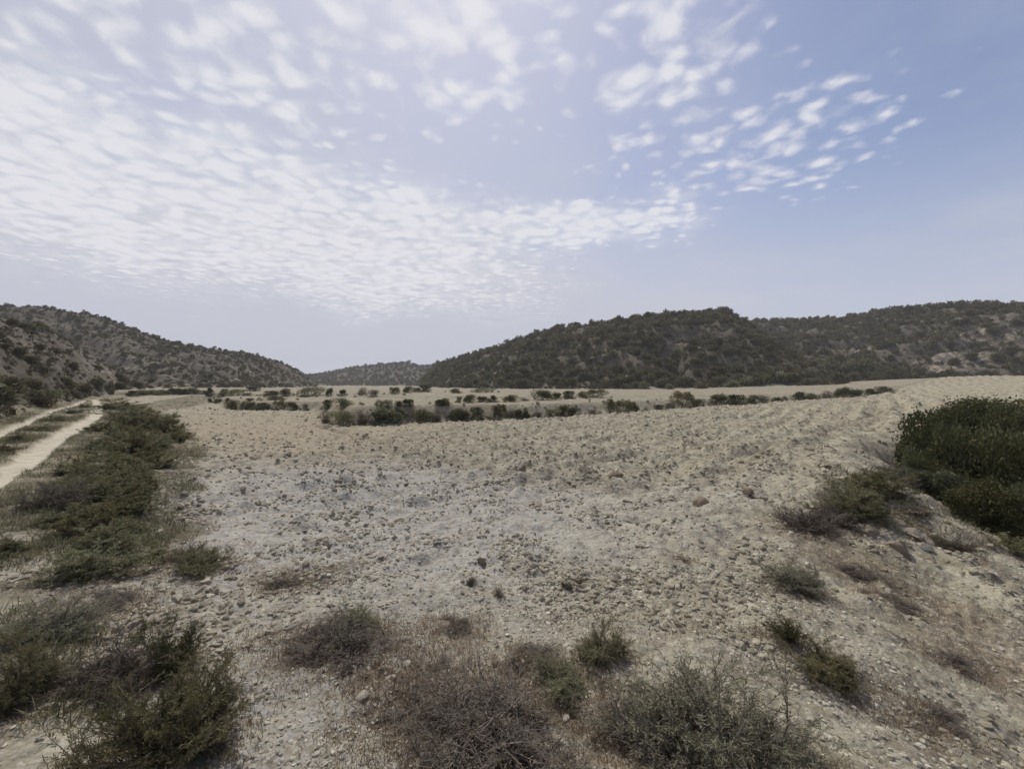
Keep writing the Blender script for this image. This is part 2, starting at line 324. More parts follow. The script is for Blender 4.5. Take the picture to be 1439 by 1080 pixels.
# ------------------------------------------------------------------ ground sheet
def build_ground():
    fine = np.radians(np.arange(-56, 56.001, 0.095)); coarse_r = np.radians(np.r_[np.arange(56.5, 90, 1.0), np.arange(90, 180, 3.0)])
    az = np.r_[-coarse_r[::-1], fine, coarse_r]; na = len(az)
    rs = [0.25, .5, .75, 0.95]
    while rs[-1] < 1150:
        r = rs[-1]; k = .0058 if r < 95 else (.011 if r < 260 else (.03 if r < 520 else .12)); rs.append(r * (1 + k))
    rs = np.array(rs); nr = len(rs)
    A, R = np.meshgrid(az, rs); x = (R * np.sin(A)).ravel(); y = (R * np.cos(A)).ravel()
    keys = ('z', 'track', 'field', 'hill', 'wid', 'bank', 'beyond', 'gully', 'slope'); out = {k: [] for k in keys}
    for s in range(0, len(x), 200000):
        L = land(x[s:s + 200000], y[s:s + 200000])
        for k in keys: out[k].append(L[k])
    L = {k: np.concatenate(v) for k, v in out.items()}
    r = R.ravel()
    def blob(u, v, sx, sy):
        bx, by = hit(u, v); return np.exp(-(((x - bx) / sx) ** 2 + ((y - by) / sy) ** 2))
    n1 = fbm(x / 3, y / 3, 4, 15)
    pale = np.clip(blob(560, 740, 4.0, 3.4) * 1.1 + blob(480, 690, 3.2, 3.6) + .6 * blob(390, 1000, .9, .8) + n1 * .5 * (r < 20), 0, 1)
    scar = np.zeros(len(x))
    for (bu, bv, br) in ((1345, 500, 11), (1400, 478, 11), (1330, 515, 8), (1205, 492, 7), (185, 520, 8), (160, 535, 6)): scar = np.maximum(scar, blob(bu, bv, br, br))
    pale = np.maximum(pale, L['hill'] * scar)
    pink = np.clip(blob(300, 610, 9, 15) + .8 * blob(230, 750, 1.2, 1.4) + n1 * .4 * (r < 40), 0, 1) * (r < 80)
    verge = verge_mask(x, y) * (1 - L['hill']) * (L['beyond'] < .5) * (x < 0)
    veg = np.clip(verge * .95 + .35 * L['bank'] + .8 * sstep(.3, 2, L['gully']) + .3 * (1 - L['field']) * (r < 6) * np.clip(n1 * 2 + .2, 0, 1) + .42 * L['beyond'] * np.clip(n1 + .6, 0, 1), 0, 1) * (1 - L['track']) * (1 - L['hill'])
    H2 = lambda *a: [hit(*p) for p in a]
    lines = [(H2((1110,745),(1190,790),(1300,850),(1439,960)), .62), (H2((1190,960),(1280,1030),(1360,1079)), .36), (H2((440,905),(560,955),(690,985),(860,1000)), .5), (H2((20,900),(120,880),(240,860)), .4), (H2((60,1010),(140,960),(250,940)), .3), (H2((390,815),(450,810)), .4), (H2((590,890),(680,895)), .25), (H2((1220,700),(1320,760),(1439,830)), .3)]
    ln = fbm(x / .35, y / .35, 4, 19); litter_groove_shade = np.zeros(len(x)); nearm = r < 14
    for pl, wd in lines:
        litter_groove_shade[nearm] = np.maximum(litter_groove_shade[nearm], 1 - sstep(.2 * wd, 1.25 * wd, seg_dist(x[nearm], y[nearm], pl) + ln[nearm] * wd * 1.1))
    wl = seg_dist(x, y, H2((452,601),(560,634),(700,668),(860,690))); wl = np.minimum(wl, seg_dist(x, y, H2((1000,676),(1060,650),(1160,612),(1240,580))) + .15)
    litter_groove_shade = np.maximum(litter_groove_shade, .62 * (1 - sstep(.15, .65, wl + .25 * fbm(x / 1.2, y / 1.2, 3, 18))) * L['field'])  # groove shade along both wheel lines painted in as darker soil colour
    litter_groove_shade = np.clip(litter_groove_shade + .5 * sstep(.05, .5, ln) * (r < 9), 0, 1)
    V = np.c_[x, y, L['z']]
    V = np.r_[V, [[0, 0, float(land(np.array([0.]), np.array([0.]))['z'][0])]]]
    at = {k: np.r_[v, v[-1]] for k, v in dict(track=L['track'], hill=L['hill'], pale=pale, pink=pink, veg=veg, litter_groove_shade=litter_groove_shade).items()}
    i = np.arange(nr - 1)[:, None] * na; j = np.arange(na)[None, :]; j2 = (j + 1) % na
    Q = np.stack([i + j, i + na + j, i + na + j2, i + j2], -1).reshape(-1, 4)[:, ::-1]
    cap = np.c_[np.full(na, len(V) - 1), j2.ravel(), j.ravel()][:, ::-1]
    fm = lambda a: a[Q].mean(1)
    fx, fy = x[Q].mean(1), y[Q].mean(1)
    wid = np.max(L['wid'][Q], 1); hl = fm(L['hill'])
    cls = np.zeros(len(Q), int)
    cls[fm(L['beyond']) > .5] = 2
    cls[(fm(L['field']) > .5)] = 1
    cls[fm(L['track']) > .5] = 3
    for k, c in ((1, 6), (2, 4), (3, 7), (4, 5), (5, 4)): cls[(wid == k) & (hl > .35)] = c
    names = ['ground', 'ploughed_field', 'terrace_ground', 'dirt_track', 'hill_left', 'hill_right', 'distant_ridge', 'hill_behind']
    for c, nm in enumerate(names):
        q = Q[cls == c]; t = cap if c == 0 else np.zeros((0, 3), int)
        use = np.unique(np.r_[q.ravel(), t.ravel()]); mp = np.zeros(len(V), np.int32); mp[use] = np.arange(len(use))
        me = mesh(nm, V[use], [mp[q], mp[t]] if len(t) else [mp[q]], {k: a[use] for k, a in at.items()}, SOIL, True)
        tag(obj(nm, me), kind='structure')
build_ground()
def gz(x, y): return float(land(np.array([x]), np.array([y]))['z'][0])

# ------------------------------------------------------------------ plant meshes
def tubes(P0, P1, r0, r1):
    P0, P1 = np.asarray(P0), np.asarray(P1); d = P1 - P0; d = d / (np.linalg.norm(d, axis=1, keepdims=True) + 1e-9)
    a = np.cross(d, np.where(np.abs(d[:, 2:3]) < .9, [[0, 0, 1.]], [[1., 0, 0]])); a /= np.linalg.norm(a, axis=1, keepdims=True) + 1e-9; b = np.cross(d, a)
    n = len(P0); V = np.zeros((n, 6, 3))
    for k in range(3):
        c, s = math.cos(2.0944 * k), math.sin(2.0944 * k); o = a * c + b * s
        V[:, k] = P0 + o * r0[:, None]; V[:, 3 + k] = P1 + o * r1[:, None]
    base = (np.arange(n) * 6)[:, None, None]
    Q = base + np.array([[0, 1, 4, 3], [1, 2, 5, 4], [2, 0, 3, 5]])[None]
    return V.reshape(-1, 3), Q.reshape(-1, 4)
def unit(rng, n):
    v = rng.normal(size=(n, 3)); return v / np.linalg.norm(v, axis=1, keepdims=True)
def leaves(rng, pos, dirs, ln, wd):
    n = len(pos); ln = ln * rng.uniform(.6, 1.35, n)[:, None]; wd = wd * rng.uniform(.7, 1.3, n)[:, None]
    dirs = dirs / (np.linalg.norm(dirs, axis=1, keepdims=True) + 1e-9)
    s = np.cross(dirs, unit(rng, n)); s /= np.linalg.norm(s, axis=1, keepdims=True) + 1e-9
    V = np.stack([pos, pos + dirs * ln * .5 + s * wd * .5, pos + dirs * ln, pos + dirs * ln * .5 - s * wd * .5], 1)
    return V.reshape(-1, 3), np.arange(n * 4).reshape(n, 4)
def shrub_parts(seed, W, H, n_main, n_sub, n_twig, n_leaf, ln, wd, r_stem=.006, spread=1.25, wild=.35, bare=0.0):
    """stems and foliage of one shrub about W wide and H high, standing on its origin"""
    rng = np.random.default_rng(seed)
    th = np.arccos(1 - rng.uniform(0, 1, n_main) ** .9 * (1 - math.cos(spread))); ph = rng.uniform(0, 2 * np.pi, n_main)
    d = np.c_[np.sin(th) * np.cos(ph), np.sin(th) * np.sin(ph), np.cos(th)]
    lump = 0.8 + .28 * np.sin(ph * 2 + seed) + .18 * np.sin(ph * 3 + seed * 1.7)
    L = lump * rng.uniform(.7, 1.08, n_main) / np.sqrt((np.sin(th) / (W / 2)) ** 2 + (np.cos(th) / H) ** 2)
    def chain(start, dr, ln_, k, curve):
        pts = [start]; dd = dr.copy()
        for i in range(k):
            dd = dd + rng.normal(size=dd.shape) * curve; dd[:, 2] += .10; dd /= np.linalg.norm(dd, axis=1, keepdims=True)
            pts.append(pts[-1] + dd * (ln_ / k)[:, None])
        return pts, dd
    base = np.c_[rng.normal(0, W * .05, n_main), rng.normal(0, W * .05, n_main), np.full(n_main, -.03)]
    mp, md = chain(base, d, L, 4, .14)
    S0, S1, R0, R1 = [], [], [], []
    for i in range(4):
        S0.append(mp[i]); S1.append(mp[i + 1]); R0.append(np.full(n_main, r_stem * (1 - i * .2))); R1.append(np.full(n_main, r_stem * (1 - (i + 1) * .2)))
    def off(parents, n, scale, lo, plen):
        m = len(parents[0]); pick = rng.integers(0, m, n); t = rng.uniform(lo, 1, n) * (len(parents) - 1) * .999; k = t.astype(int); fr = (t - k)[:, None]
        PA = np.stack(parents, 0); a = PA[k, pick]; b = PA[k + 1, pick]; st = a + (b - a) * fr
        dr = (b - a); dr /= np.linalg.norm(dr, axis=1, keepdims=True) + 1e-9
        dr = dr + unit(rng, n) * .85; dr[:, 2] += .15; dr /= np.linalg.norm(dr, axis=1, keepdims=True)
        return st, dr, plen[pick] * scale * rng.uniform(.5, 1.2, n), plen[pick]
    st, dr, sl, _ = off(mp, n_sub, .42, .25, L); sp, sd = chain(st, dr, sl, 2, .2)
    for i in range(2): S0.append(sp[i]); S1.append(sp[i + 1]); R0.append(np.full(n_sub, r_stem * (.5 - .15 * i))); R1.append(np.full(n_sub, r_stem * (.35 - .15 * i)))
    tw, tdr, tl, _ = off(sp, n_twig, .6, .2, sl); tp, td = chain(tw, tdr, tl, 1, .15)
    S0.append(tp[0]); S1.append(tp[1]); R0.append(np.full(n_twig, r_stem * .26)); R1.append(np.full(n_twig, r_stem * .14))
    S0, S1, R0, R1 = map(np.concatenate, (S0, S1, R0, R1))
    sv, sq = tubes(S0, S1, R0, R1); st_t = np.repeat(rng.uniform(0, 1, len(S0)), 3)
    A0 = np.r_[tp[0], sp[1], mp[3]]; A1 = np.r_[tp[1], sp[2], mp[4]]
    w = np.linalg.norm(A1 - A0, axis=1); w /= w.sum()
    if bare: w = w * (rng.uniform(0, 1, len(w)) > bare); w /= w.sum()
    pk = rng.choice(len(A0), n_leaf, p=w); f = rng.uniform(.05, 1.0, n_leaf)[:, None]
    pos = A0[pk] + (A1[pk] - A0[pk]) * f; dd = A1[pk] - A0[pk]; dd /= np.linalg.norm(dd, axis=1, keepdims=True) + 1e-9
    pos = pos + unit(rng, n_leaf) * W * .008
    lv, lq = leaves(rng, pos, dd * .7 + unit(rng, n_leaf) * (.4 + wild), ln, wd)
    tint = np.clip(rng.uniform(0, 1, len(A0))[pk] * .6 + rng.uniform(0, .4, n_leaf), 0, 1)
    lv[:, 2] = np.maximum(lv[:, 2], -.02)
    return (sv, sq, st_t), (lv, lq, tint)
def lobed_foliage(seed, n, size, lobes=5, flat=.75, lr=.25):
    """foliage of a distant shrub one unit wide and about `flat` high"""
    rng = np.random.default_rng(seed); pos, tin = [], []
    for k in range(lobes):
        a = rng.uniform(0, 2 * np.pi); rr = rng.uniform(.0, .51 - lr); cr = rng.uniform(lr * .62, lr * 1.35)
        c = np.array([math.cos(a) * rr, math.sin(a) * rr, flat * rng.uniform(.25, .87 - lr)])
        m = n // lobes; u = unit(rng, m); u = u * (rng.uniform(.2, 1.0, m) ** .45 * (1 + .28 * np.sin(u[:, 0] * 7 + k) * np.sin(u[:, 1] * 6 + 2 * k) * np.cos(u[:, 2] * 5) + (rng.uniform(0, 1, m) ** 5) * .45))[:, None] * cr
        u[:, 2] *= flat * 1.15; pos.append(c + u); tin.append(np.full(m, rng.uniform(0, .5)))
    pos = np.concatenate(pos); tin = np.concatenate(tin) + rng.uniform(0, .5, len(pos))
    pos[:, 2] = np.abs(pos[:, 2]) * 1.0
    # skirt down to the ground
    m = n // 5; a = rng.uniform(0, 2 * np.pi, m); rr = rng.uniform(.1, .42, m)
    pos = np.r_[pos, np.c_[np.cos(a) * rr, np.sin(a) * rr, rng.uniform(0, .25, m)]]; tin = np.r_[tin, rng.uniform(0, .8, m)]
    out = pos - np.array([0, 0, .2]); d = out / (np.linalg.norm(out, axis=1, keepdims=True) + 1e-6) * .6 + unit(rng, len(pos)) * .8; d[:, 2] += .25
    V, Q = leaves(rng, pos, d, size, size * .62)
    return V, Q, np.clip(tin, 0, 1)

# --- prototypes: (stems mesh, foliage mesh); the shrub is one unit wide and high
PROTO = {}
def proto(kind, nvar, leafmat, twigmat, **kw):
    PROTO[kind] = []
    for i in range(nvar):
        s, l = shrub_parts(100 * len(PROTO) + i * 13 + 5, 1.0, 1.0, **kw)
        PROTO[kind].append((mesh(kind + '_stems', s[0], [s[1]], None, twigmat, False, {'tint': s[2]}),
                            mesh(kind + '_foliage', l[0], [l[1]], None, leafmat, False, {'tint': l[2]})))
proto('olive', 3, L_OLIVE, T_BROWN, n_main=70, n_sub=420, n_twig=1500, n_leaf=26000, ln=.042, wd=.0062, r_stem=.009)
proto('grey', 3, L_GREY, T_GREY, n_main=110, n_sub=700, n_twig=2200, n_leaf=34000, ln=.030, wd=.0068, r_stem=.008, spread=1.35)
proto('dead', 3, L_DRY, T_GREY, n_main=80, n_sub=560, n_twig=3000, n_leaf=9000, ln=.03, wd=.007, r_stem=.011, spread=1.4, bare=.3)
proto('verge', 4, L_OLIVE, T_BROWN, n_main=40, n_sub=200, n_twig=700, n_leaf=14000, ln=.055, wd=.012, r_stem=.009, spread=1.4)
proto('upright', 2, L_DARK, T_BROWN, n_main=45, n_sub=260, n_twig=900, n_leaf=9000, ln=.07, wd=.012, r_stem=.010, spread=.8)
PROTO['large'] = []
for i in range(4):
    st = shrub_parts(900 + i, .6, .6, n_main=40, n_sub=200, n_twig=500, n_leaf=10, ln=.03, wd=.02, r_stem=.010, spread=1.3)[0]
    V, Q, t = lobed_foliage(930 + i, 28000, .026, 34, .85, .115)
    PROTO['large'].append((mesh('large_stems', st[0], [st[1]], None, T_BROWN, False, {'tint': st[2]}), mesh('large_foliage', V * [1, 1, 1 / .85], [Q], None, L_DARK, False, {'tint': t})))
FIRST = {}
def shrub(name, kind, var, x, y, w, h, label, cat='shrub', group=None, rz=None, sink=.02):
    key = (name, kind, var % len(PROTO[kind])); z = gz(x, y) - sink
    rz = random.uniform(0, 6.28) if rz is None else rz
    if key not in FIRST:
        r = obj(name, None); st, fo = PROTO[kind][key[2]]
        obj('stems', st, r); obj('foliage', fo, r); FIRST[key] = r
    else:
        src = FIRST[key]; r = src.copy(); COL.objects.link(r)
        for ch in list(src.children):
            c = ch.copy(); COL.objects.link(c); c.parent = r
    r.empty_display_size = .1
    for k in ('label', 'category', 'group'):
        if k in r.keys(): del r[k]
    r.location = (x, y, z); r.rotation_euler = (0, 0, rz); r.scale = (w, w, h); tag(r, label, cat, group); return r

ORD = 'first second third fourth fifth sixth seventh eighth ninth tenth eleventh twelfth thirteenth fourteenth fifteenth sixteenth seventeenth eighteenth nineteenth twentieth'.split()
def ordn(i):
    if i < 20: return ORD[i]
    return 'twenty-' + ORD[i - 20] if i < 29 else ('thirtieth' if i == 29 else 'thirty-' + ORD[i - 30])

# ------------------------------------------------------------------ foreground shrubs: (u, base v, width px, height px, kind, label)
FRONT = [
 (235, 1066, 175, 165, 'olive', 'large olive-green twiggy shrub beside a pale stony patch, lower left'),
 (238, 950, 70, 92, 'upright', 'narrow dark green upright shrub rising behind the large olive shrub'),
 (282, 1040, 95, 105, 'dead', 'grey-brown dry shrub growing into the right side of the large olive shrub'),
 (165, 960, 125, 85, 'dead', 'purplish grey dry shrub to the left of the narrow upright dark one'),
 (22, 990, 105, 100, 'olive', 'olive shrub cut by the left frame edge, nearest to it'),
 (70, 900, 105, 55, 'grey', 'faded green low shrub above the olive one at the left edge'),
 (485, 915, 135, 62, 'dead', 'dark wispy dry shrub alone on pale stony soil, centre left'),
 (500, 890, 70, 40, 'olive', 'small green tuft topping the dark wispy dry shrub'),
 (690, 1058, 235, 105, 'dead', 'sprawling dark dry shrub with bare grey branches at bottom centre'),
 (735, 1075, 190, 90, 'dead', 'bare-branched dry shrub overlapping the sprawling one at the bottom edge'),
 (1010, 1078, 265, 145, 'grey', 'broad grey-green domed shrub, largest in the bottom right foreground'),
 (1095, 1075, 110, 75, 'grey', 'grey-green shrub joined to the right flank of the broad dome'),
 (930, 1075, 130, 85, 'dead', 'dull brown shrub tucked under the left flank of the broad grey-green dome'),
 (848, 930, 72, 52, 'olive', 'small green shrub above the sprawling dry one, casting shadow on pale soil'),
 (788, 968, 85, 52, 'olive', 'brownish green tuft just below the small green shrub at centre'),
 (1125, 832, 80, 38, 'grey', 'low green cushion shrub alone on the slope below the grey rocks'),
 (1108, 905, 42, 38, 'upright', 'short upright green tuft on the slope, above a trailing shrub'),
 (1165, 948, 95, 48, 'olive', 'trailing green shrub with a dark shadow on the pale slope'),
 (283, 806, 75, 42, 'olive', 'small open green shrub where the field meets the stony corner, left'),
 (262, 785, 40, 28, 'grey', 'tiny pale green shrub touching the small open one'),
 (1205, 722, 95, 62, 'olive', 'leaning green shrub on the crest of the bank above grey rocks'),
 (1130, 742, 75, 42, 'dead', 'dark dry shrub at the field edge left of the leaning green shrub'),
 (1165, 732, 70, 48, 'dead', 'dark dry shrub between the field edge and the leaning green shrub'),
 (1228, 690, 80, 55, 'verge', 'brown-green shrub on the bank where the thicket begins'),
 (1248, 672, 60, 48, 'dead', 'dull dry shrub wedged against the thicket at the bank top'),
 (1335, 762, 48, 26, 'grey', 'small green cushion on the bare slope under the thicket'),
 (1288, 720, 38, 20, 'dead', 'reddish dry tuft on the bare slope near the thicket'),
 (1425, 765, 55, 30, 'verge', 'olive tuft on the slope at the right edge below the thicket'),
 (110, 812, 95, 52, 'verge', 'green shrub ending the verge towards the viewer, on stony soil'),
 (150, 850, 80, 30, 'dead', 'low dry shrub in the stony gap below the verge'),
 (12, 775, 55, 26, 'verge', 'olive shrub at the left edge below the dirt track'),
 (200, 790, 50, 26, 'verge', 'small green shrub at the verge foot next to pink soil'),
 (640, 880, 55, 20, 'dead', 'tiny dry tuft in the middle of the front strip'),
 (600, 1075, 90, 40, 'dead', 'dry tuft at bottom edge left of the sprawling dry shrub'),
 (1250, 850, 60, 20, 'dead', 'flat brown tuft on the lower slope below grey rocks'),
 (1330, 930, 70, 22, 'dead', 'flat brown tuft on the lower right slope'),
 (400, 820, 50, 24, 'dead', 'reddish dry tuft at the near edge of the ploughed soil, left'),
 (600, 965, 110, 32, 'dead', 'low reddish-brown dry tuft between the dark wispy shrub and the sprawling one'),
 (655, 1000, 120, 40, 'dead', 'low dark dry tuft at the upper left of the sprawling dry shrub'),
 (555, 1005, 90, 26, 'dead', 'flat dry tuft on bare soil right of the cream stone'),
 (425, 905, 90, 30, 'dead', 'flat dark tuft on the left of the dark wispy shrub'),
 (885, 1020, 90, 48, 'dead', 'dull dry tuft between the sprawling shrub and the grey-green dome'),
 (745, 930, 70, 24, 'dead', 'straw-brown dry tuft left of the small green centre shrub'),
 (100, 955, 90, 40, 'dead', 'grey dry tuft between the left-edge olive shrub and the purplish dry one'),
 (1310, 1010, 90, 24, 'dead', 'flat brown tuft low on the slope near the bottom right corner'),
 (1195, 800, 70, 22, 'dead', 'flat brown tuft just under the rocks on the bank'),
 (960, 790, 16, 12, 'dead', 'tiny round dry tuft alone on tilled soil'),
]
FRONT_XY = []
for i, (u, v, w, h, k, lab) in enumerate(FRONT):
    x, y = hit(u, v); px = y / F
    ws = {'dead': 'dry_shrub'}.get(k, 'shrub')
    FRONT_XY.append((x, y, w * px)); shrub(ws, k, i, x, y, w * px * 1.08, h * px * (.70 if k == 'dead' else .95), lab, 'shrub')
# seedlings on the tilled soil
for i, (u, v, lab) in enumerate([(660, 828, 'green seedling on tilled soil, left of a twin pair'), (798, 826, 'green seedling, left one of the close pair'), (815, 819, 'green seedling, right one of the close pair'), (700, 842, 'pale green seedling standing apart below the first seedling')]):
    x, y = hit(u, v); shrub('weed', 'grey', i, x, y, .10, .09, lab, 'weed')

# ------------------------------------------------------------------ shrubs of the verge between track and field
VERGE = [(70,712,64,34),(108,716,60,36),(130,690,60,34),(88,690,46,26),(165,712,60,38),(196,698,46,30),(128,752,70,38),(150,760,50,32),(176,728,54,32),(100,668,44,24),(186,664,52,34),(232,614,52,36),(206,602,58,36),(186,588,48,26),(168,576,40,20),(178,604,48,28),(152,606,40,22),(216,632,52,32),(186,642,66,42),(160,646,50,32),
 (140,632,36,22),(208,660,42,28),(172,672,68,42),(135,670,52,32),(200,684,40,26),(86,706,50,30),(140,708,70,42),(184,710,48,34),
 (150,738,72,44),(112,738,60,36),(182,748,40,26),(142,774,62,42),(240,622,40,28),(100,684,36,20),(160,690,50,30),(195,620,40,26),(160,622,44,24),(70,738,40,20)]
for i, (u, v, w, h) in enumerate(sorted(VERGE, key=lambda a: -a[1])):
    x, y = hit(u, v); px = y / F
    shrub('verge_shrub', 'dead' if i in (8, 9, 13, 16) else 'verge', i, x, y, w * px * 1.15, h * px * (.98 if v < 660 else 1.05), f'low shrub on the verge between track and field, {ordn(i)} counting away from the viewer', 'shrub', 'shrubs along the track verge')
MED = [(2,636,36,18),(28,620,34,16),(55,605,30,14),(80,592,24,12),(102,581,20,10),(118,573,14,8)]
for i, (u, v, w, h) in enumerate(MED):
    x, y = hit(u, v); px = y / F
    shrub('verge_shrub', 'verge', i + 1, x, y, w * px, h * px * .9, f'low shrub on the grassy strip between the two wheel ruts, {ordn(i)} counting away', 'shrub', 'shrubs between the wheel ruts')

# ------------------------------------------------------------------ thicket in the gully
BIG = [(1318,10.6,60,614), (1345,13,124,566), (1328,8.8,80,655), (1330,12.2,50,590), (1360,10.0,106,610), (1420,13.6,120,560), (1385,7.4,110,665), (1405,9.2,130,598), (1462,10.5,130,575), (1290,9.7,44,640), (1462,7.2,130,660), (1385,16,130,560), (1272,9.3,52,654), (1254,9.2,44,664)]
BL = ['dark green bush at the near left end of the thicket', 'tall dark green bush behind the near left end of the thicket', 'lower dark bush on the shaded near side of the thicket', 'tallest bush crowning the left of the thicket',
      'mid green bush in the heart of the thicket', 'tall bush at the back of the thicket, right of the crowning one', 'low shaded bush of the thicket closest to the right edge', 'bright olive-topped bush on the right of the thicket',
      'tall bush at the far right back of the thicket', 'small leaning bush at the left tip of the thicket', 'bush at the right edge low in the thicket', 'rearmost bush of the thicket at the right edge', 'low bush stepping down from the left tip of the thicket', 'lowest bush linking the thicket to the bank shrubs']
for i, (u, d, wp, vt) in enumerate(BIG):
    x, y = P2(u, d); h = CZ - (vt - 8 - CY) / F * d - gz(x, y)
    shrub('large_bush', 'large', i, x, y, wp * d / F * 1.25, h * 1.04, BL[i], 'bush', None, None, .1)

# ------------------------------------------------------------------ bushes on the terrace banks
BUSH = []
for i in range(5):
    V, Q, t = lobed_foliage(500 + i, 1700, .062, 7 + i % 3, .8, .17); BUSH.append(mesh('bank_bush_foliage', V * [1, 1, 1] + np.c_[V[:, 2] * .25, V[:, 2] * 0, V[:, 2] * 0], [Q], None, L_DARK if i not in (1, 4) else L_OLIVE, False, {'tint': t}))
DRYB = []
for i in range(2):
    V, Q, t = lobed_foliage(560 + i, 700, .07, 4, .8); DRYB.append(mesh('dry_bank_bush_foliage', V, [Q], None, L_DRY, False, {'tint': t}))
def small(name, me, x, y, w, h, label, cat, group=None, flat=.85):
    key = (name, me.name)
    if key not in FIRST: FIRST[key] = obj(name, me); o = FIRST[key]
    else: o = FIRST[key].copy(); COL.objects.link(o)
    o.location = (x, y, gz(x, y) - .06); o.rotation_euler = (0, 0, random.uniform(0, 6.28)); o.scale = (w, w, h / flat)
    for k in ('label', 'category', 'group'):
        if k in o.keys(): del o[k]
    return tag(o, label, cat, group)
# (u0, u1, top v, base v, dry)
ROW1 = [(452,465,582,595,1),(470,500,579,597,0),(500,520,579,597,1),(520,560,576,597,0),(553,574,574,585,0),(574,612,575,594,0),(603,622,578,593,1),(627,652,573,591,0),(660,680,571,589,0),(690,701,571,588,0),
 (701,712,572,587,0),(713,722,573,586,1),(732,743,576,587,0),(785,800,570,584,0),(797,813,571,584,0),(825,838,575,581,1),(849,863,565,580,0),(865,882,565,580,0),(880,898,566,579,0),(900,912,572,579,1),
 (953,974,555,573,0),(972,989,560,572,0),(998,1022,555,571,0),(1020,1046,555,571,0),(1046,1066,554,569,0),(1066,1082,557,568,1),(1107,1132,550,564,0),(1172,1192,547,561,0),(1190,1212,546,559,0),(1210,1230,545,556,0),(1228,1247,544,553,0),(918,934,568,577,0),(934,950,566,575,1),(1084,1098,556,566,0),(1098,1108,557,565,1),(1134,1150,552,563,0),(1152,1170,551,561,1),(640,662,574,590,0),(720,736,574,586,0),(745,765,577,586,1),(765,785,576,585,0)]
ROW2 = [(453,467,563,574,0),(471,496,560,574,0),(528,550,563,573,0),(554,565,562,571,0),(565,582,560,571,0),(610,622,561,569,0),(620,636,560,569,0),(640,649,557,566,0),(650,668,556,567,0),(670,685,558,566,0),
 (687,703,556,566,0),(712,729,554,565,0),(729,746,558,564,1),(750,776,549,563,0),(777,789,552,562,0),(790,809,550,561,0),(814,827,551,560,0),(825,845,549,559,0)]
ROW3 = [(322,338,562,577,0),(337,346,566,576,0),(345,357,566,576,0),(364,381,566,576,0),(386,399,564,577,0),(403,419,564,576,0),(424,433,567,576,1),(293,298,561,567,0),(302,311,561,567,0),(314,323,560,567,0),
 (346,356,560,564,0),(372,392,557,563,0)]
ROW4 = [(290,304,545,557,0),(303,319,546,557,0),(320,336,549,557,0),(342,357,550,557,1),(370,391,550,556,0),(396,413,548,556,0),(420,446,543,556,0),(457,467,545,556,0),(477,487,548,556,0),(500,516,546,556,1),
 (516,531,547,557,1),(548,560,546,555,0),(566,580,543,553,0),(580,592,544,552,0),(590,607,541,551,0),(636,650,546,553,0),(345,365,542,550,0),(660,690,546,552,0)]
ROW5 = [(196,212,547,556,0),(210,228,547,555,0),(226,238,548,554,0),(238,256,546,553,0),(254,268,547,553,0),(266,284,546,553,0),(282,294,547,554,1),(180,196,548,557,0)]
NAMES = ['on bank at far edge of field', 'on terrace lip behind field bank', 'on low bank left beyond field', 'on distant valley terraces', 'at left hill foot beyond field']
for rname, row in zip(NAMES, (ROW1, ROW2, ROW3, ROW4, ROW5)):
    for i, (u0, u1, vt, vb, dry) in enumerate(sorted(row)):
        x, y = hit((u0 + u1) / 2, vb - .6); px = y / F
        me = DRYB[i % 2] if dry else BUSH[(i * 3 + len(row)) % 5]
        small('bank_bush', me, x, y, (u1 - u0) * px * random.uniform(1.2, 1.6), (vb - vt) * px * random.uniform(1.15, 1.6), f"{'dry brownish' if dry else 'dark rounded'} bush {rname}, {ordn(i)} from left", 'bush', 'bushes ' + rname)

# low dry scrub and grass creeping along the banks
bx = []; rb = np.random.default_rng(88)
for row in (ROW1, ROW2, ROW3, ROW4):
    for (u0, u1, vt, vb, dry) in row:
        x, y = hit((u0 + u1) / 2, vb - .6)
        for k in range(3): bx.append((x + rb.normal(0, 1.4 + .01 * y), y + rb.normal(0, .25), rb.uniform(.12, .40) * (1 + y * .006)))
for (u, v) in zip(np.linspace(300, 1245, 110), np.interp(np.linspace(300, 1245, 110), [300, 320, 430, 455, 480, 600, 760, 900, 1000, 1120, 1180, 1245], [562, 576, 577, 596, 598, 594, 588, 580, 572, 563, 560, 551])):
    x, y = hit(u, v - 2); bx.append((x + rb.normal(0, .3), y + rb.normal(0, .3), rb.uniform(.12, .45)))
bx = np.array(bx); bz = land(bx[:, 0], bx[:, 1])['z']; VV, QQ, TT, base = [], [], [], 0
bp = [lobed_foliage(590 + i, 110, .16, 4, .6) for i in range(5)]
for i in range(len(bx)):
    V, Q, t = bp[i % 5]; VV.append(V * bx[i, 2] + [bx[i, 0], bx[i, 1], bz[i] - .03]); QQ.append(Q + base); TT.append(t); base += len(V)
tag(obj('bank_undergrowth', mesh('bank_undergrowth', np.concatenate(VV), [np.concatenate(QQ)], None, L_GRASS, False, {'tint': np.concatenate(TT)})), 'low dry undergrowth creeping along the terrace banks', 'undergrowth', kind='stuff')

